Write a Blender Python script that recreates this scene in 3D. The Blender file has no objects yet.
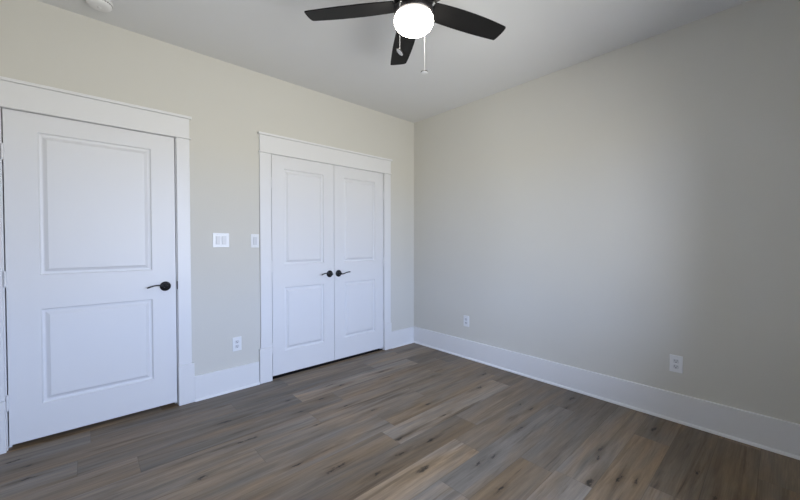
import bpy, bmesh, math, random
from mathutils import Vector, Matrix

C = bpy.context.scene.collection
S = bpy.context.scene
PI = math.pi
RX, RY, RH = -3.66, -3.66, 2.7486          # room: x RX..0, y RY..0, height RH

# ------------------------------------------------------------------ camera
cam = bpy.data.cameras.new('camera')
cam.sensor_width = 36.0
cam.lens = 346.58 / 800 * 36.0
cam.clip_start = 0.02
cam.shift_y = -0.7083 / 800
co = bpy.data.objects.new('camera', cam)
C.objects.link(co)
_y, _t, _r = math.radians(-42.2158), math.radians(1.0822), math.radians(0.0058)
_fw = Vector((-math.sin(_y) * math.cos(_t), math.cos(_y) * math.cos(_t), -math.sin(_t)))
_rt = Vector((math.cos(_y), math.sin(_y), 0))
_up = _rt.cross(_fw)
co.matrix_world = Matrix(((_rt.x, _up.x, -_fw.x, -3.0629), (_rt.y, _up.y, -_fw.y, -3.1141),
                          (_rt.z, _up.z, -_fw.z, 1.2526), (0, 0, 0, 1)))
S.camera = co

# ------------------------------------------------------------------ window opening (behind the camera) and sky
WX0, WX1, WZ0, WZ1 = -2.75, -1.00, 0.62, 2.10
world = bpy.data.worlds.new('sky')
S.world = world
world.use_nodes = True
nt = world.node_tree
nt.nodes.clear()
tc = nt.nodes.new('ShaderNodeTexCoord')
sep = nt.nodes.new('ShaderNodeSeparateXYZ')
rmp = nt.nodes.new('ShaderNodeValToRGB')
mr = nt.nodes.new('ShaderNodeMapRange')
mr.inputs['From Min'].default_value = -1
mr.inputs['From Max'].default_value = 1
els = rmp.color_ramp.elements
els[0].position = 0.485;  els[0].color = (1.42, 1.42, 1.37, 1)     # sunlit ground outside
els[1].position = 0.515;  els[1].color = (1.27, 1.58, 2.32, 1)     # clear blue sky
bg = nt.nodes.new('ShaderNodeBackground')
bg.inputs['Strength'].default_value = 8.0
wo = nt.nodes.new('ShaderNodeOutputWorld')
nt.links.new(tc.outputs['Generated'], sep.inputs[0])
nt.links.new(sep.outputs['Z'], mr.inputs['Value'])
nt.links.new(mr.outputs[0], rmp.inputs[0])
nt.links.new(rmp.outputs[0], bg.inputs['Color'])
nt.links.new(bg.outputs[0], wo.inputs[0])
# portal in the window opening: it gives no light of its own, it only guides sky samples
pl = bpy.data.lights.new('window_portal', 'AREA')
pl.shape = 'RECTANGLE'; pl.size = WX1 - WX0; pl.size_y = WZ1 - WZ0
pl.cycles.is_portal = True
po = bpy.data.objects.new('window_portal', pl); C.objects.link(po)
po.location = ((WX0 + WX1) / 2, RY - 0.05, (WZ0 + WZ1) / 2)
po.rotation_euler = (-PI / 2, 0, PI)
LAMP = 32.0                                 # brightness of the fan's glass bowl
S.view_settings.view_transform = 'Standard'
S.view_settings.look = 'None'
S.view_settings.gamma = 1
S.view_settings.use_curve_mapping = False
S.view_settings.exposure = 0.07

# ------------------------------------------------------------------ materials
def mat(name, col, rough=0.5, bump=0.0, bscale=200.0, metal=0.0, spec=0.5, var=0.0, vscale=6.0):
    m = bpy.data.materials.new(name)
    m.use_nodes = True
    t = m.node_tree
    b = t.nodes['Principled BSDF']
    b.inputs['Base Color'].default_value = (*col, 1)
    b.inputs['Roughness'].default_value = rough
    b.inputs['Metallic'].default_value = metal
    b.inputs['Specular IOR Level'].default_value = spec
    c = t.nodes.new('ShaderNodeTexCoord')
    if var > 0:
        n = t.nodes.new('ShaderNodeTexNoise')
        n.inputs['Scale'].default_value = vscale
        n.inputs['Detail'].default_value = 4
        t.links.new(c.outputs['Object'], n.inputs['Vector'])
        mx = t.nodes.new('ShaderNodeMix'); mx.data_type = 'RGBA'
        mx.inputs['A'].default_value = (*[x * (1 - var) for x in col], 1)
        mx.inputs['B'].default_value = (*[min(1, x * (1 + var)) for x in col], 1)
        t.links.new(n.outputs['Fac'], mx.inputs['Factor'])
        t.links.new(mx.outputs['Result'], b.inputs['Base Color'])
    if bump > 0:
        n = t.nodes.new('ShaderNodeTexNoise')
        n.inputs['Scale'].default_value = bscale
        n.inputs['Detail'].default_value = 3
        t.links.new(c.outputs['Object'], n.inputs['Vector'])
        bp = t.nodes.new('ShaderNodeBump')
        bp.inputs['Strength'].default_value = bump
        bp.inputs['Distance'].default_value = 0.002
        t.links.new(n.outputs['Fac'], bp.inputs['Height'])
        t.links.new(bp.outputs['Normal'], b.inputs['Normal'])
    return m

M_WALL = mat('wall_paint', (0.64, 0.625, 0.575), 0.75, 0.25, 90, spec=0.25, var=0.012, vscale=3)
M_CEIL = mat('ceiling_paint', (0.74, 0.74, 0.735), 0.9, 0.2, 120, spec=0.15, var=0.01)
M_TRIM = mat('trim_enamel', (0.76, 0.76, 0.765), 0.38, 0.0, 60, spec=0.4, var=0.006)
M_DOOR = mat('door_enamel', (0.75, 0.75, 0.76), 0.42, 0.05, 160, spec=0.4, var=0.006)
M_BLACK = mat('oil_rubbed_bronze', (0.012, 0.012, 0.014), 0.35, 0.02, 80, metal=0.4)
M_HINGE = mat('painted_hinge', (0.76, 0.76, 0.77), 0.4, 0.03, 90)
M_PLATE = mat('white_plastic', (0.78, 0.79, 0.80), 0.3, 0.01, 90)
M_ROCK = mat('rocker_plastic', (0.66, 0.67, 0.69), 0.3, 0.01, 90)
M_SLOT = mat('slot_dark', (0.03, 0.03, 0.035), 0.6, 0.01, 90)
M_FANB = mat('fan_blade_dark', (0.006, 0.0055, 0.0055), 0.55, 0.06, 60, spec=0.25, var=0.15, vscale=30)
M_FANM = mat('fan_bronze', (0.022, 0.020, 0.022), 0.4, 0.02, 60, metal=0.5)
M_CHAIN = mat('chain_metal', (0.80, 0.80, 0.80), 0.4, 0.02, 60, metal=0.1)
M_DARKIN = mat('shadow_gap', (0.25, 0.22, 0.19), 0.9, 0.02, 60)
M_SMOKE = mat('detector_plastic', (0.78, 0.77, 0.76), 0.4, 0.01, 60)

def glass_bowl():
    m = bpy.data.materials.new('lit_opal_glass'); m.use_nodes = True
    t = m.node_tree; b = t.nodes['Principled BSDF']
    b.inputs['Base Color'].default_value = (0.9, 0.88, 0.84, 1)
    b.inputs['Roughness'].default_value = 0.3
    b.inputs['Emission Color'].default_value = (1.0, 0.955, 0.83, 1)
    b.inputs['Emission Strength'].default_value = LAMP
    n = t.nodes.new('ShaderNodeTexNoise'); n.inputs['Scale'].default_value = 15
    bp = t.nodes.new('ShaderNodeBump'); bp.inputs['Strength'].default_value = 0.02
    t.links.new(n.outputs['Fac'], bp.inputs['Height']); t.links.new(bp.outputs['Normal'], b.inputs['Normal'])
    return m
M_BOWL = glass_bowl()

def pane_mat():
    m = bpy.data.materials.new('window_glass'); m.use_nodes = True
    t = m.node_tree; t.nodes.clear()
    o = t.nodes.new('ShaderNodeOutputMaterial')
    tr = t.nodes.new('ShaderNodeBsdfTransparent')
    gl = t.nodes.new('ShaderNodeBsdfGlossy'); gl.inputs['Roughness'].default_value = 0.02
    f = t.nodes.new('ShaderNodeFresnel'); f.inputs['IOR'].default_value = 1.3
    mx = t.nodes.new('ShaderNodeMixShader')
    t.links.new(f.outputs[0], mx.inputs[0]); t.links.new(tr.outputs[0], mx.inputs[1]); t.links.new(gl.outputs[0], mx.inputs[2])
    t.links.new(mx.outputs[0], o.inputs[0])
    return m
M_PANE = pane_mat()

# ------------------------------------------------------------------ mesh helpers
class MB:
    """collects shapes and links them as ONE mesh object"""
    def __init__(s): s.bm = bmesh.new()
    def _merge(s, b, mx=None):
        if mx is not None: bmesh.ops.transform(b, matrix=mx, verts=b.verts)
        me = bpy.data.meshes.new('tmp'); b.to_mesh(me); b.free()
        s.bm.from_mesh(me); bpy.data.meshes.remove(me)
    def box(s, x0, x1, y0, y1, z0, z1, bev=0.0, seg=2, mx=None):
        b = bmesh.new()
        bmesh.ops.create_cube(b, size=1)
        bmesh.ops.transform(b, matrix=Matrix.Translation(((x0 + x1) / 2, (y0 + y1) / 2, (z0 + z1) / 2)) @
                            Matrix.Diagonal((x1 - x0, y1 - y0, z1 - z0, 1)), verts=b.verts)
        if bev > 0:
            bmesh.ops.bevel(b, geom=b.edges[:], offset=bev, segments=seg, affect='EDGES', profile=0.5)
        s._merge(b, mx); return s
    def lathe(s, prof, mx=None, n=40):
        """prof: (r, z) list turned around z"""
        b = bmesh.new(); rings = []
        for r, z in prof:
            if r < 1e-6: rings.append([b.verts.new((0, 0, z))])
            else: rings.append([b.verts.new((r * math.cos(2 * PI * k / n), r * math.sin(2 * PI * k / n), z)) for k in range(n)])
        for a, c in zip(rings, rings[1:]):
            for k in range(n):
                k2 = (k + 1) % n
                if len(a) == 1 and len(c) == 1: continue
                if len(a) == 1: b.faces.new((a[0], c[k], c[k2]))
                elif len(c) == 1: b.faces.new((a[k], c[0], a[k2]))
                else: b.faces.new((a[k], c[k], c[k2], a[k2]))
        bmesh.ops.recalc_face_normals(b, faces=b.faces)
        for f in b.faces: f.smooth = True
        s._merge(b, mx); return s
    def tube(s, pts, rad, n=12, mx=None, flat=1.0):
        """swept tube through pts; rad = number or list; flat squashes across z"""
        b = bmesh.new(); pts = [Vector(p) for p in pts]; rings = []
        for i, p in enumerate(pts):
            d = (pts[min(i + 1, len(pts) - 1)] - pts[max(i - 1, 0)]).normalized()
            u = d.cross(Vector((0, 0, 1)))
            if u.length < 1e-3: u = d.cross(Vector((0, 1, 0)))
            u.normalize(); w = u.cross(d)
            r = rad[i] if isinstance(rad, (list, tuple)) else rad
            rings.append([b.verts.new(p + u * (r * math.cos(2 * PI * k / n)) + w * (flat * r * math.sin(2 * PI * k / n))) for k in range(n)])
        for a, c in zip(rings, rings[1:]):
            for k in range(n):
                b.faces.new((a[k], a[(k + 1) % n], c[(k + 1) % n], c[k]))
        b.faces.new(rings[0]); b.faces.new(rings[-1][::-1])
        bmesh.ops.recalc_face_normals(b, faces=b.faces)
        for f in b.faces: f.smooth = len(f.verts) == 4
        s._merge(b, mx); return s
    def prism(s, outline, z0, z1, mx=None, bev=0.0):
        b = bmesh.new()
        lo = [b.verts.new((x, y, z0)) for x, y in outline]
        hi = [b.verts.new((x, y, z1)) for x, y in outline]
        n = len(outline)
        b.faces.new(lo[::-1]); b.faces.new(hi)
        for k in range(n): b.faces.new((lo[k], lo[(k + 1) % n], hi[(k + 1) % n], hi[k]))
        bmesh.ops.recalc_face_normals(b, faces=b.faces)
        if bev > 0:
            es = [e for e in b.edges if abs(e.verts[0].co.z - e.verts[1].co.z) < 1e-6]
            bmesh.ops.bevel(b, geom=es, offset=bev, segments=2, affect='EDGES', profile=0.5)
        s._merge(b, mx); return s
    def build(s, name, m, parent=None, loc=(0, 0, 0), rot=(0, 0, 0)):
        me = bpy.data.meshes.new(name); s.bm.to_mesh(me); s.bm.free()
        me.materials.append(m)
        o = bpy.data.objects.new(name, me); C.objects.link(o)
        o.location = loc; o.rotation_euler = rot
        if parent is not None: o.parent = parent
        return o

def tag(o, label, cat, group=None, kind=None):
    o['label'] = label; o['category'] = cat
    if group: o['group'] = group
    if kind: o['kind'] = kind
    return o

def empty(name, loc, rot=(0, 0, 0)):
    o = bpy.data.objects.new(name, None); C.objects.link(o)
    o.empty_display_size = 0.05
    o.location = loc; o.rotation_euler = rot
    return o

TO_WALL_LEFT = Matrix.Rotation(PI / 2, 4, 'X')      # local z -> world -y (out of the left wall)

# ------------------------------------------------------------------ floor: one mesh, one face per plank
def floor():
    rnd = random.Random(11)
    W, L = 0.1885, 1.297
    phase = {0: -1.745, 1: -2.228, 2: -1.803, 3: -1.545, 4: -1.85, 5: -1.008, 6: -1.50, 7: -1.614, 8: -1.077,
             9: -1.317, 10: -1.681, 11: -1.183, 12: -1.15, 13: -1.70, 14: -0.916, 15: -1.35, 16: -0.425}
    # (row, x inside plank): (lightness, warmth)
    tone = {(1, -1.5): (.84, .45), (1, -2.6): (.95, .4), (2, -1.0): (1.22, .5), (2, -2.4): (.90, .35), (2, -.2): (.80, .4),
            (3, -1.0): (.98, .75), (3, -2.0): (.88, .4), (3, -.1): (.85, .4), (4, -1.2): (1.02, .6), (4, -.2): (1.0, .55),
            (4, -2.3): (1.06, .4), (5, -1.5): (1.08, .5), (5, -.5): (1.0, .7), (5, -2.7): (1.12, .45),
            (6, -1.0): (.96, .8), (6, -2.0): (1.0, .5), (6, -.1): (.9, .5),
            (7, -1.0): (1.20, .5), (7, -2.0): (.92, .6), (7, -.1): (.80, .4), (8, -.5): (.92, .55), (8, -1.5): (.78, .75),
            (9, -1.0): (.84, .75), (9, -1.8): (1.16, .7), (9, -.2): (.9, .5), (10, -1.2): (.95, .25), (10, -.2): (.82, .5),
            (10, -1.9): (1.12, .5), (11, -.6): (.86, .5), (11, -1.5): (.84, .7), (12, -.6): (1.02, .55), (12, -1.5): (1.08, .35),
            (13, -.6): (.94, .85), (13, -2.0): (1.0, .5), (14, -.4): (.80, .95), (14, -1.5): (1.0, .5), (15, -.5): (.78, .95),
            (16, -.2): (.95, .8), (16, -1.0): (.85, .7)}
    knots_px = KNOTS
    bm = bmesh.new()
    uv = bm.loops.layers.uv.new('plank')
    at = bm.loops.layers.float_color.new('tone')
    kl = [bm.loops.layers.float_color.new('knot%d' % i) for i in range(3)]
    k = -6
    while True:
        y1 = -0.03 - W * k; y0 = y1 - W
        if y1 < RY - 0.02: break
        ph = phase.get(k, rnd.uniform(-2, -1)) % L
        x = -5.2 + ph
        while x > RX - 0.1: x -= L
        while x < 0.1:
            a, b = max(x, RX - 0.1), min(x + L, 0.1)
            yb, yt = max(y0, RY - 0.1), min(y1, 1.0)
            if b - a > 0.002 and yt > yb:
                lt, wm = rnd.uniform(.82, 1.12), rnd.uniform(.3, .8)
                for (rk, rx), tv in tone.items():
                    if rk == k and x < rx < x + L: lt, wm = tv
                seed = rnd.random()
                kn = [(p, r) for (p, r) in knots_px if x < p[0] < x + L and y0 < p[1] < y1][:3]
                while len(kn) < 3:
                    vis = k >= 0
                    kn.append(((rnd.uniform(x + .1, x + L - .1), rnd.uniform(y0 + .03, y1 - .03)),
                               rnd.uniform(.004, .009) if rnd.random() < (.35 if vis else .5) else 0.0))
                f = bm.faces.new([bm.verts.new(v) for v in ((a, yb, 0), (b, yb, 0), (b, yt, 0), (a, yt, 0))])
                for lp in f.loops:
                    v = lp.vert.co
                    lp[uv].uv = ((v.x - x), (v.y - y0))
                    lp[at] = (lt / 2, wm, seed, 1)
                    for i in range(3):
                        lp[kl[i]] = (kn[i][0][0] + 5, kn[i][0][1] + 5, kn[i][1], 1)
            x += L
        k += 1
    # underside so that the floor has thickness
    vs = [bm.verts.new(v) for v in ((RX - .1, RY - .1, -.05), (.1, RY - .1, -.05), (.1, 1.0, -.05), (RX - .1, 1.0, -.05))]
    bm.faces.new(vs[::-1])
    me = bpy.data.meshes.new('floor'); bm.to_mesh(me); bm.free()
    o = bpy.data.objects.new('floor', me); C.objects.link(o)
    # material
    m = bpy.data.materials.new('plank_floor'); m.use_nodes = True
    me.materials.append(m)
    t = m.node_tree; N = t.nodes.new; lk = t.links.new
    b = t.nodes['Principled BSDF']
    def math_(op, a, bb=None, c=None, clamp=False):
        n = N('ShaderNodeMath'); n.operation = op; n.use_clamp = clamp
        for i, q in enumerate((a, bb, c)):
            if q is None: continue
            if isinstance(q, (int, float)): n.inputs[i].default_value = q
            else: lk(q, n.inputs[i])
        return n.outputs[0]
    def attr(nm):
        n = N('ShaderNodeVertexColor'); n.layer_name = nm
        s_ = N('ShaderNodeSeparateColor'); lk(n.outputs['Color'], s_.inputs[0]); return s_.outputs
    tn = attr('tone')
    tcn = N('ShaderNodeTexCoord')
    sp = N('ShaderNodeSeparateXYZ'); lk(tcn.outputs['Object'], sp.inputs[0])
    X, Y = sp.outputs[0], sp.outputs[1]
    # plank-local grain space with a per plank offset
    off = math_('MULTIPLY', tn[2], 37.0)
    def noise(sx, sy, det, rough=.6, dist=0.0):
        cb = N('ShaderNodeCombineXYZ')
        lk(math_('ADD', math_('MULTIPLY', X, sx), off), cb.inputs[0])
        lk(math_('ADD', math_('MULTIPLY', Y, sy), off), cb.inputs[1])
        lk(off, cb.inputs[2])
        n = N('ShaderNodeTexNoise'); n.inputs['Scale'].default_value = 1
        n.inputs['Detail'].default_value = det; n.inputs['Roughness'].default_value = rough
        n.inputs['Distortion'].default_value = dist
        lk(cb.outputs[0], n.inputs['Vector']); return n.outputs['Fac']
    fine = noise(6, 160, 5, .7)
    streak = noise(1.6, 22, 4, .6, .6)
    broad = noise(1.1, 6, 3, .5, .8)
    # knots
    kmask = None; khalo = None
    wob1 = math_('MULTIPLY', math_('SUBTRACT', noise(14, 40, 4, .7), .5), .16)
    wob2 = math_('MULTIPLY', math_('SUBTRACT', noise(17, 23, 4, .7), .5), .040)
    for i in range(3):
        ka = attr('knot%d' % i)
        dx = math_('ADD', math_('SUBTRACT', X, math_('SUBTRACT', ka[0], 5.0)), wob1)
        dy = math_('ADD', math_('SUBTRACT', Y, math_('SUBTRACT', ka[1], 5.0)), wob2)
        d2 = math_('SQRT', math_('ADD', math_('POWER', math_('MULTIPLY', dx, .42), 2.0), math_('POWER', math_('MULTIPLY', dy, 1.25), 2.0)))
        kk = math_('SUBTRACT', 1.0, math_('DIVIDE', d2, math_('ADD', math_('MULTIPLY', ka[2], 1.7), 1e-5)), clamp=True)
        d3 = math_('SQRT', math_('ADD', math_('POWER', math_('MULTIPLY', dx, .16), 2.0), math_('POWER', dy, 2.0)))
        hh = math_('SUBTRACT', 1.0, math_('DIVIDE', d3, math_('ADD', math_('MULTIPLY', ka[2], 3.2), 1e-5)), clamp=True)
        kmask = kk if kmask is None else math_('MAXIMUM', kmask, kk)
        khalo = hh if khalo is None else math_('MAXIMUM', khalo, hh)
    # dark streaks
    ds = math_('MULTIPLY', math_('SUBTRACT', noise(1.1, 15, 4, .6, 1.2), .565), 6.0, clamp=True)
    # colours: grey-brown to tan by the plank's warmth
    mx = N('ShaderNodeMix'); mx.data_type = 'RGBA'
    mx.inputs['A'].default_value = (0.176, 0.152, 0.123, 1)
    mx.inputs['B'].default_value = (0.226, 0.156, 0.090, 1)
    wfac = math_('ADD', math_('ADD', math_('MULTIPLY', tn[1], .8), math_('MULTIPLY', math_('SUBTRACT', broad, .5), 2.4)), math_('MULTIPLY', math_('ADD', ds, khalo), .35), clamp=True)
    lk(wfac, mx.inputs['Factor'])
    v = math_('POWER', math_('MULTIPLY', tn[0], 2.0), 1.35)
    v = math_('MULTIPLY', v, math_('ADD', .30, math_('MULTIPLY', streak, 1.40)))
    v = math_('MULTIPLY', v, math_('ADD', .58, math_('MULTIPLY', fine, .84)))
    v = math_('MULTIPLY', v, math_('SUBTRACT', 1.0, math_('MULTIPLY', ds, .58)))
    v = math_('MULTIPLY', v, math_('SUBTRACT', 1.0, math_('MULTIPLY', khalo, .40)))
    brk_ = math_('MULTIPLY', math_('SUBTRACT', noise(40, 130, 3, .6), .32), 5.0, clamp=True)
    v = math_('MULTIPLY', v, math_('SUBTRACT', 1.0, math_('MULTIPLY', math_('MULTIPLY', math_('MULTIPLY', kmask, 2.2, clamp=True), brk_), .80)))
    # micro-bevel seams
    uvn = N('ShaderNodeUVMap'); uvn.uv_map = 'plank'
    su = N('ShaderNodeSeparateXYZ'); lk(uvn.outputs[0], su.inputs[0])
    eu = math_('MINIMUM', su.outputs[0], math_('SUBTRACT', L, su.outputs[0]))
    ev = math_('MINIMUM', su.outputs[1], math_('SUBTRACT', W, su.outputs[1]))
    seam = math_('SUBTRACT', 1.0, math_('DIVIDE', math_('MINIMUM', eu, ev), .0022), clamp=True)
    v = math_('MULTIPLY', v, math_('SUBTRACT', 1.0, math_('MULTIPLY', seam, .40)))
    mul = N('ShaderNodeMix'); mul.data_type = 'RGBA'; mul.blend_type = 'MULTIPLY'
    mul.inputs['Factor'].default_value = 1
    lk(mx.outputs['Result'], mul.inputs['A'])
    cc = N('ShaderNodeCombineColor')
    for i in range(3): lk(v, cc.inputs[i])
    lk(cc.outputs[0], mul.inputs['B'])
    lk(mul.outputs['Result'], b.inputs['Base Color'])
    b.inputs['Roughness'].default_value = 0.42
    b.inputs['Specular IOR Level'].default_value = 0.25
    bp = N('ShaderNodeBump'); bp.inputs['Strength'].default_value = .25; bp.inputs['Distance'].default_value = .001
    lk(math_('SUBTRACT', fine, math_('MULTIPLY', seam, 2.0)), bp.inputs['Height'])
    lk(bp.outputs['Normal'], b.inputs['Normal'])
    tag(o, 'grey-brown wood plank floor with knots and long grain', 'floor', kind='structure')
    return o

KNOTS = [
    ((-1.686, -1.795), 0.0135),
    ((-1.599, -1.491), 0.0099),
    ((-1.139, -1.482), 0.0072),
    ((-1.902, -1.656), 0.0081),
    ((-1.700, -1.611), 0.0072),
    ((-1.461, -1.632), 0.0081),
    ((-1.097, -1.664), 0.0099),
    ((-1.137, -2.456), 0.0144),
    ((-0.862, -2.410), 0.0072),
    ((-1.519, -2.169), 0.0072),
    ((-0.386, -2.033), 0.0081),
    ((-1.308, -1.992), 0.0063),
    ((-0.251, -2.554), 0.0126),
    ((-0.607, -2.820), 0.0072),
    ((-0.956, -0.518), 0.0108),
    ((-0.268, -1.224), 0.0117),
    ((-0.547, -1.373), 0.0117),
    ((-1.112, -1.287), 0.0090),
    ((-2.289, -0.850), 0.0099),
    ((-2.344, -0.515), 0.0099),
    ((-1.887, -0.492), 0.0090),
    ((-1.416, -0.527), 0.0099),
    ((-1.488, -0.462), 0.0081),
    ((-0.177, -1.995), 0.0099),
    ((-0.589, -1.859), 0.0081),
    ((-2.361, -0.845), 0.0072),
    ((-0.767, -2.390), 0.0072),
    ((-0.384, -2.311), 0.0063),
    ((-1.896, -0.976), 0.0063),
    ((-1.887, -0.734), 0.0072),
]
floor()

# ------------------------------------------------------------------ room shell
def struct(mb, name, m, label, cat):
    return tag(mb.build(name, m), label, cat, kind='structure')

T = 0.12
D1 = (-3.438, -2.536, 2.072)                # rough openings of the passage door and the closet
D2 = (-1.826, -0.484, 2.080)
w = MB()
w.box(RX - T, D1[0], 0, T, 0, RH).box(D1[1], D2[0], 0, T, 0, RH).box(D2[1], T, 0, T, 0, RH)
w.box(D1[0], D1[1], 0, T, D1[2], RH).box(D2[0], D2[1], 0, T, D2[2], RH)
struct(w, 'wall_left', M_WALL, 'beige painted wall holding the two door openings', 'wall')
struct(MB().box(0, T, RY - T, 0, 0, RH), 'wall_right', M_WALL, 'plain beige painted wall with two outlets and no doors', 'wall')
struct(MB().box(RX - T, RX, RY - T, 0, 0, RH), 'wall_near', M_WALL, 'beige wall to the left of the camera', 'wall')
w = MB()
w.box(RX, WX0, RY - T, RY, 0, RH).box(WX1, 0, RY - T, RY, 0, RH)
w.box(WX0, WX1, RY - T, RY, 0, WZ0).box(WX0, WX1, RY - T, RY, WZ1, RH)
struct(w, 'wall_back', M_WALL, 'beige wall behind the camera with the window opening', 'wall')
struct(MB().box(RX - T, T, RY - T, 1.0, RH, RH + .1), 'ceiling', M_CEIL, 'flat white painted ceiling', 'ceiling')
# closet and hallway behind the doors
w = MB()
w.box(RX - T, T, .9, 1.0, 0, RH).box(-2.2, -2.1, T, .9, 0, RH).box(RX - T, RX, T, .9, 0, RH).box(0, T, T, .9, 0, RH)
struct(w, 'wall_closet', M_WALL, 'walls of the dark closet and hallway behind the doors', 'wall')

M_GAP_SHADE = mat('painted_gap_shade', (0.020, 0.018, 0.017), 0.95, 0.3, 300, spec=0.1)  # near-black sheet over the planks paints in the shade under the closet doors
struct(MB().box(D2[0] + .016, D2[1] - .016, .012, .9, .0003, .004), 'floor_gap_shade', M_GAP_SHADE, 'near-black sheet on the closet floor, painted shade in the gap under the closet doors', 'floor')

# window behind the camera
w = MB()
for x0, x1, z0, z1 in ((WX0, WX0 + .05, WZ0, WZ1), (WX1 - .05, WX1, WZ0, WZ1), (WX0 + .05, WX1 - .05, WZ0, WZ0 + .05),
                       (WX0 + .05, WX1 - .05, WZ1 - .05, WZ1), (WX0 + .05, WX1 - .05, 1.43, 1.47),
                       ((WX0 + WX1) / 2 - .03, (WX0 + WX1) / 2 + .03, WZ0 + .05, WZ1 - .05)):
    w.box(x0, x1, RY - .09, RY - .04, z0, z1, .003)
win = struct(w, 'window_1', M_TRIM, 'white double window behind the camera', 'window')
MB().box(WX0 + .05, WX1 - .05, RY - .068, RY - .064, WZ0 + .05, WZ1 - .05).build('pane', M_PANE, win)
MB().box(WX0 - .06, WX1 + .06, RY + .0005, RY + .06, WZ0 - .03, WZ0, .004).build('window_sill', M_TRIM, win)

# baseboards with shoe moulding
BH, BT = 0.199, 0.020
def shoe_outline(sgn=1):
    pts = [(0, 0)]
    for k in range(7):
        a = PI / 2 * k / 6
        pts.append((.013 * math.cos(a), .017 * math.sin(a)))
    return pts
def baseboard(name, axis, a, b, plane, inward, label):
    """axis 'x': runs along x on plane y; axis 'y': runs along y on plane x; inward = +1/-1 into the room"""
    e = 0.0006
    y0, y1 = sorted((plane + inward * e, plane + inward * BT))
    mb = MB()
    if axis == 'x': mb.box(a, b, y0, y1, 0.0005, BH, .0045, 3)
    else: mb.box(y0, y1, a, b, 0.0005, BH, .0045, 3)
    o = struct(mb, name, M_TRIM, label, 'baseboard')
    face = plane + inward * (BT + .0002)
    if axis == 'x':
        mx = Matrix(((0, 0, 1, 0), (inward, 0, 0, face), (0, 1, 0, .0006), (0, 0, 0, 1)))
    else:
        mx = Matrix(((inward, 0, 0, face), (0, 0, 1, 0), (0, 1, 0, .0006), (0, 0, 0, 1)))
    MB().prism(shoe_outline(), a, b, mx).build('shoe_moulding', M_TRIM, o)
    return o
baseboard('baseboard_left', 'x', -2.4400, -1.936, 0, -1, 'white baseboard between the passage door and the closet doors')
baseboard('baseboard_left', 'x', -.395, -.0212, 0, -1, 'short white baseboard between the closet casing and the corner')
baseboard('baseboard_right', 'y', RY, -.0008, 0, -1, 'long white baseboard along the right wall')
baseboard('baseboard_back', 'x', RX + .04, -.04, RY, 1, 'white baseboard under the window behind the camera')
baseboard('baseboard_near', 'y', RY + .04, -.04, RX, 1, 'white baseboard on the wall left of the camera')

# ------------------------------------------------------------------ door casings
def casing(name, L0, L1, R0, R1, PL, PR, jl, jr, ztop, label, left_cut=None):
    """L0..L1 left casing, R0..R1 right casing, PL/PR plinth x ranges, jl/jr jamb faces, ztop head jamb height"""
    o = empty(name, ((L0 + R1) / 2, 0, 0))
    ox = (L0 + R1) / 2
    e = -.0005
    g = lambda mb, nm, m=M_TRIM: mb.build(nm, m, o, (-ox, 0, 0))
    PLT = .309
    g(MB().box(L0, L1, -.021, e, PLT + .0005, 2.0515, .002), 'side_casing')
    g(MB().box(R0, R1, -.021, e, PLT + .0005, 2.0515, .002), 'side_casing')
    g(MB().box(PL[0], PL[1], -.029, e, .0006, PLT, .003), 'plinth_block')
    g(MB().box(PR[0], PR[1], -.029, e, .0006, PLT, .003), 'plinth_block')
    g(MB().box(L0 - .010, R1 + .010, -.031, e, 2.052, 2.0615, .003), 'head_bead')
    g(MB().box(L0, R1, -.023, e, 2.062, 2.2065, .0015), 'head_board')
    g(MB().box(L0 - .014, R1 + .014, -.038, e, 2.207, 2.2255, .003), 'head_cap')
    j = MB()
    j.box(jl - .014, jl, 0.0, T, 0.0005, ztop + .012).box(jr, jr + .014, 0.0, T, 0.0005, ztop + .012)
    j.box(jl, jr, 0.0, T, ztop, ztop + .012)
    # stops the leaf closes against
    j.box(jl, jl + .012, .042, .075, 0.0005, ztop).box(jr - .012, jr, .042, .075, 0.0005, ztop)
    j.box(jl + .012, jr - .012, .042, .075, ztop - .012, ztop)
    g(j, 'jamb')
    tag(o, label, 'door casing', kind='structure')
    return o
t1 = casing('trim_1', -3.528, -3.430, -2.5440, -2.4575, (-3.536, -3.4275), (-2.5470, -2.4410), -3.424, -2.550, 2.057,
            'white casing with plinth blocks around the single passage door')
t2 = casing('trim_2', -1.9200, -1.8190, -.4985, -.4040, (-1.9335, -1.8220), (-.4985, -.3965), -1.812, -.4988, 2.066,
            'white casing with plinth blocks around the double closet doors')

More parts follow.
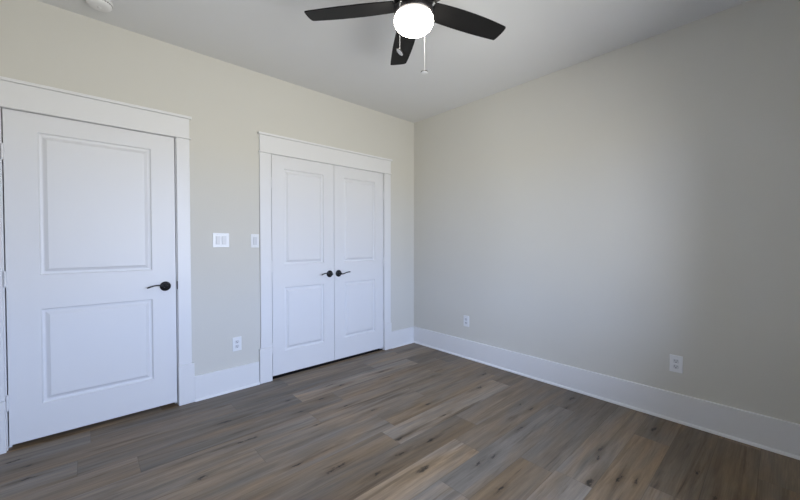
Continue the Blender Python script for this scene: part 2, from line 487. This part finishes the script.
# ------------------------------------------------------------------ doors
def leaf_mesh(W, H, th, panels):
    """moulded door leaf: x 0..W, z 0..H, face at y=0 (towards the room), thickness towards +y; panels = (x0,x1,z0,z1)"""
    bm = bmesh.new()
    xs = sorted({0, W} | {p[0] for p in panels} | {p[1] for p in panels})
    zs = sorted({0, H} | {p[2] for p in panels} | {p[3] for p in panels})
    prof = [(0, 0), (.0015, .007), (.007, .0140), (.016, .0155), (.021, .0145), (.037, .0030), (.040, .0010), (.046, .0008)]
    def quad(pts): bm.faces.new([bm.verts.new(p) for p in pts])
    for i in range(len(xs) - 1):
        for k in range(len(zs) - 1):
            xa, xb, za, zb = xs[i], xs[i + 1], zs[k], zs[k + 1]
            if any(p[0] <= xa + 1e-6 and xb <= p[1] + 1e-6 and p[2] <= za + 1e-6 and zb <= p[3] + 1e-6 for p in panels): continue
            quad(((xa, 0, za), (xb, 0, za), (xb, 0, zb), (xa, 0, zb)))
    for x0, x1, z0, z1 in panels:
        lp = lambda d, y: [(x0 + d, y, z0 + d), (x1 - d, y, z0 + d), (x1 - d, y, z1 - d), (x0 + d, y, z1 - d)]
        for (d0, y0), (d1, y1) in zip(prof, prof[1:]):
            A, B = lp(d0, y0), lp(d1, y1)
            for q in range(4): quad((A[q], A[(q + 1) % 4], B[(q + 1) % 4], B[q]))
        quad(lp(*prof[-1]))
    quad(((0, th, 0), (0, th, H), (W, th, H), (W, th, 0)))
    for a, b in zip(xs, xs[1:]):
        quad(((a, 0, 0), (a, th, 0), (b, th, 0), (b, 0, 0))); quad(((a, 0, H), (b, 0, H), (b, th, H), (a, th, H)))
    for a, b in zip(zs, zs[1:]):
        quad(((0, 0, a), (0, 0, b), (0, th, b), (0, th, a))); quad(((W, 0, a), (W, th, a), (W, th, b), (W, 0, b)))
    bmesh.ops.remove_doubles(bm, verts=bm.verts, dist=1e-5)
    bmesh.ops.recalc_face_normals(bm, faces=bm.faces)
    return bm

def lever(parent, x, z, sgn):
    """rose and wave lever on the face of a leaf; sgn = direction the lever points along x"""
    h = empty('door_handle', (x, 0, z)); h.parent = parent
    h['label'] = 'black lever handle'
    r = MB().lathe([(0, 0), (.0350, 0), (.0355, .003), (.0335, .007), (.024, .010), (.015, .012), (.0125, .018), (.0125, .048), (.011, .054), (0, .055)],
                   TO_WALL_LEFT @ Matrix.Translation((0, 0, .0003)), 48)
    r.build('rose', M_BLACK, h)
    pts, rad = [], []
    for k in range(15):
        u = k / 14
        px = sgn * (.002 + .115 * u)
        pz = .004 + .011 * math.sin(u * PI * 1.05) - .004 * u if sgn < 0 else -.004 + .016 * u ** 1.2 + .003 * math.sin(u * PI * 2 + PI)
        pts.append((px, -.050 + .006 * math.sin(u * PI), pz)); rad.append(.0092 - .0030 * math.sin(u * PI * .9))
    rad[0] = .009; rad[-1] = .0055
    MB().tube(pts, rad, 12, flat=.75).build('lever', M_BLACK, h)
    return h

def hinge(parent, x, z):
    mb = MB()
    for k in range(5):
        mb.lathe([(0, 0), (.0058, 0), (.0062, .0006), (.0062, .0172), (.0058, .0178), (0, .0178)],
                 Matrix.Translation((x, -.0068, z - .0445 + k * .0178)), 16)
    mb.lathe([(0, 0), (.003, .0005), (.0036, .003), (.0025, .005), (0, .0052)], Matrix.Translation((x, -.0068, z + .0446)), 12)
    mb.lathe([(0, -.0052), (.0025, -.005), (.0036, -.003), (.003, -.0005), (0, 0)], Matrix.Translation((x, -.0068, z - .0446)), 12)
    mb.box(x - .0015, x + .0015, -.0012, .0006, z - .0445, z + .0445)
    mb.build('hinge', M_HINGE, parent)

def door(name, x0, x1, zb, zt, panels, hinge_side, lev, label, cat):
    W = x1 - x0
    pn = [(a - x0, b - x0, c - zb, d - zb) for a, b, c, d in panels]
    me = bpy.data.meshes.new(name)
    bm = leaf_mesh(W, zt - zb, .035, pn); bm.to_mesh(me); bm.free(); me.materials.append(M_DOOR)
    o = bpy.data.objects.new(name, me); C.objects.link(o); o.location = (x0, .0015, zb)
    tag(o, label, cat, kind='structure')
    hx = -.0035 if hinge_side < 0 else W + .0035
    for z in (1.795, 1.035, .290): hinge(o, hx, z - zb)
    lever(o, lev[0] - x0, lev[1] - zb, lev[2])
    return o
PZ = ((1.050, 1.938), (.241, .837))
d1 = door('door_1', -3.4180, -2.5545, .028, 2.050, [(-3.276, -2.701, *PZ[0]), (-3.276, -2.701, *PZ[1])], -1, (-2.622, .926, -1),
          'single white two-panel door with black lever handle left of the light switches', 'door')
d2 = door('door_2', -1.8070, -1.1585, .030, 2.053, [(-1.690, -1.277, *PZ[0]), (-1.690, -1.277, *PZ[1])], -1, (-1.212, .934, -1),
          'left leaf of the white double closet doors, lever pointing left', 'closet door')
d3 = door('door_3', -1.1545, -.5030, .030, 2.053, [(-1.036, -.618, *PZ[0]), (-1.036, -.618, *PZ[1])], 1, (-1.106, .933, 1),
          'right leaf of the white double closet doors, lever pointing right', 'closet door')
MB().box(-2.5478, -2.5442, -.0195, -.001, .898, .960, .0004).build('strike_plate', M_BLACK, t1, (-t1.location.x, 0, 0))
for cx in (-1.235, -1.085):
    MB().box(cx - .028, cx + .028, .004, .034, 2.0595, 2.0655, .001).build('ball_catch', M_BLACK, t2, (-t2.location.x, 0, 0))

# ------------------------------------------------------------------ switches and outlets (local: plate in x-z, out along -y)
def screw(parent, x, z, y=-.0062):
    MB().lathe([(0, 0), (.0032, 0), (.0030, .0008), (0, .0011)], Matrix.Translation((x, y, z)) @ TO_WALL_LEFT, 14).build('screw', M_PLATE, parent)

def rocker_switch(name, loc, gangs, label):
    o = empty(name, loc)
    W = .070 + .055 * (gangs - 1); H = .118
    xs = [(-.023 + .046 * k) if gangs == 2 else 0 for k in range(gangs)]
    p = MB().box(-W / 2, W / 2, -.0062, -.0003, -H / 2, H / 2, .0025, 2)
    p.build('plate', M_PLATE, o)
    for x in xs:
        MB().box(x - .0175, x + .0175, -.0068, -.0058, -.0345, .0345, .0006).build('rocker_frame', M_ROCK, o)
        r = MB().box(x - .0155, x + .0155, -.0105, -.0066, -.0325, .0325, .0012,
                     mx=Matrix.Translation((0, -.0015, 0)) @ Matrix.Rotation(math.radians(3.0), 4, 'X'))
        r.build('rocker', M_ROCK, o)
        for z in (-.049, .049): screw(o, x, z)
    return tag(o, label, 'light switch', 'white rocker switches on the door wall')

def outlet(name, loc, rot, label):
    o = empty(name, loc, rot)
    MB().box(-.0365, .0365, -.0062, -.0003, -.0595, .0595, .0025, 2).build('plate', M_PLATE, o)
    for z in (-.0195, .0195):
        pts = []
        for k in range(40):
            a = 2 * PI * k / 40
            pts.append((max(-.0168, min(.0168, .0185 * math.cos(a))), max(-.0142, min(.0142, .0175 * math.sin(a)))))
        f = MB().prism(pts, .0055, .0078, TO_WALL_LEFT, .0006).build('receptacle', M_ROCK, o, (0, 0, z))
        s = MB()
        s.box(-.0078, -.0054, -.0084, -.0072, -.001, .0085).box(.0054, .0076, -.0084, -.0072, 0, .0078)
        s.lathe([(0, .0072), (.0032, .0072), (.0032, .0084), (0, .0084)], TO_WALL_LEFT @ Matrix.Translation((0, -.0075, 0)), 16)
        s.build('slot', M_SLOT, f)
    screw(o, 0, 0)
    return tag(o, label, 'outlet', 'white duplex wall outlets')

rocker_switch('light_switch', (-2.2345, 0, 1.2735), 2, 'white double rocker light switch plate beside the single door')
rocker_switch('light_switch', (-1.9605, 0, 1.2690), 1, 'white single rocker light switch against the closet casing')
outlet('wall_outlet', (-2.117, 0, .390), (0, 0, 0), 'white duplex outlet between the passage door and the closet')
RZ = -PI / 2                                 # turn from facing -y to facing -x
outlet('wall_outlet', (0, -.816, .400), (0, 0, RZ), 'small white duplex outlet on the right wall nearest the room corner')
outlet('wall_outlet', (0, -2.626, .403), (0, 0, RZ), 'white duplex outlet on the right wall farthest from the corner')

# ------------------------------------------------------------------ smoke detector
sd = empty('smoke_detector', (-2.982, -.262, RH))
MB().lathe([(0, -.0005), (.066, -.0005), (.068, -.004), (.068, -.010), (.066, -.012), (0, -.012)]).build('mounting_base', M_SMOKE, sd)
MB().lathe([(0, -.0125), (.060, -.0125), (.063, -.016), (.063, -.026), (.057, -.036), (.047, -.041), (.030, -.043), (0, -.0435)]).build('detector_cover', M_SMOKE, sd)
v = MB()
for k in range(28):
    a = 2 * PI * k / 28
    v.box(.0605, .0640, -.0045, .0045, -.0235, -.0185, mx=Matrix.Rotation(a, 4, 'Z'))
v.build('vent_slot', M_SLOT, sd)
MB().lathe([(0, -.0438), (.010, -.0438), (.009, -.0455), (0, -.046)]).build('test_button', M_SMOKE, sd)
tag(sd, 'round white smoke detector on the ceiling above the single door', 'smoke detector')

# ------------------------------------------------------------------ ceiling fan
FX, FY = -1.771, -1.798
fan = empty('ceiling_fan', (FX, FY, RH))
def fz(prof): return [(r, z - RH) for r, z in prof]
MB().lathe(fz([(0, RH - .0005), (.075, RH - .0005), (.075, RH - .012), (.066, RH - .045), (.030, RH - .062), (0, RH - .062)])).build('canopy', M_FANM, fan)
MB().lathe(fz([(0, RH - .058), (.0135, RH - .058), (.0135, 2.60), (0, 2.60)]), n=20).build('downrod', M_FANM, fan)
MB().lathe(fz([(0, 2.620), (.030, 2.620), (.060, 2.612), (.098, 2.585), (.104, 2.555), (.104, 2.520), (.098, 2.509), (0, 2.509)]), n=56).build('motor_housing', M_FANM, fan)
MB().lathe(fz([(0, 2.5085), (.080, 2.5085), (.080, 2.480), (.100, 2.476), (.103, 2.470), (.103, 2.446), (.099, 2.441), (0, 2.441)]), n=56).build('light_fitter', M_FANM, fan)
MB().lathe(fz([(.090, 2.4405), (.098, 2.434), (.1025, 2.422), (.1030, 2.411), (.1005, 2.399), (.093, 2.386), (.079, 2.374), (.058, 2.366), (.031, 2.3625), (0, 2.3615)]), n=64).build('glass_bowl', M_BOWL, fan)

BZ = 2.5002
def blade_outline():
    def edge(xt, yr, ym, yt):
        X, Y = (.12, .36, xt), (yr, ym, yt)
        def f(x):
            return sum(Y[i] * math.prod((x - X[j]) / (X[i] - X[j]) for j in range(3) if j != i) for i in range(3))
        return f
    fa, fb = edge(.5917, .0531, .0437, .0189), edge(.5804, -.065, -.0901, -.0904)
    xs = [.100 + .06 * k for k in range(8)]
    up = [(x, fa(x)) for x in xs + [.560, .580, .588]] + [(.5915, .012)]
    tip = [(.5925, -.010), (.5915, -.040), (.5890, -.065), (.5840, -.083)]
    lo = [(.578, fb(.578) + .001)] + [(x, fb(x)) for x in [.565] + xs[::-1]]
    return up + tip + lo
BLADE_ANG0 = 131.5
first = None
parts = []
for k in range(5):
    a = math.radians(BLADE_ANG0 - 72 * k)
    if first is None:
        b = MB().prism(blade_outline(), -.003, .003, bev=.0012).build('fan_blade', M_FANB, fan)
        br = MB().box(.085, .150, -.024, .024, .0032, .0075, .001)
        for sx, sy in ((.115, .014), (.115, -.014), (.138, 0)):
            br.lathe([(0, 0), (.0045, 0), (.004, .0015), (0, .002)], Matrix.Translation((sx, sy, .0075)), 12)
        brk = br.build('blade_bracket', M_FANM, b)
        first = (b, brk)
    else:
        b = first[0].copy(); C.objects.link(b)
        c = first[1].copy(); C.objects.link(c); c.parent = b
    b.parent = fan
    b.matrix_local = Matrix.Translation((0, 0, BZ - RH)) @ Matrix.Rotation(a, 4, 'Z') @ Matrix.Rotation(math.radians(1.6 if k == 1 else 0), 4, 'Y') @ Matrix.Rotation(math.radians(-9.4), 4, 'X')

def pull_chain(dx, dy, zt, zb, tilt):
    mb = MB()
    mb.tube([(dx * .86, dy * .86, zt - RH), (dx * .97, dy * .97, zt - .004 - RH), (dx, dy, zt - .016 - RH), (dx, dy, zb - RH)], .0014, 8)
    c = mb.build('pull_chain', M_CHAIN, fan)
    f = MB().lathe([(0, .0040), (.016, .0040), (.0198, .0025), (.0205, 0), (.0198, -.0025), (.016, -.0040), (0, -.0040)],
                   Matrix.Translation((dx, dy, zb - .004 - RH)) @ Matrix.Rotation(math.radians(tilt[0]), 4, 'Y') @ Matrix.Rotation(math.radians(tilt[1]), 4, 'X'), 28)
    f.lathe([(0, 0), (.003, 0), (.0022, .006), (0, .0065)], Matrix.Translation((dx, dy, zb - .002 - RH)), 12)
    o = f.build('pull_fob', M_CHAIN, c)
    o.data.materials.append(M_FANM)                  # bevel shading painted as a dark rim around the pale disc
    for p in o.data.polygons:
        q = (p.center - Vector((dx, dy, zb - .004 - RH)))
        if q.length > .0185: p.material_index = 1
pull_chain(-.117, -.020, 2.462, 2.209, (32, 24))
pull_chain(.114, .031, 2.462, 2.203, (0, 0))
tag(fan, 'dark five-blade ceiling fan with a lit white glass bowl and two pull chains', 'ceiling fan')
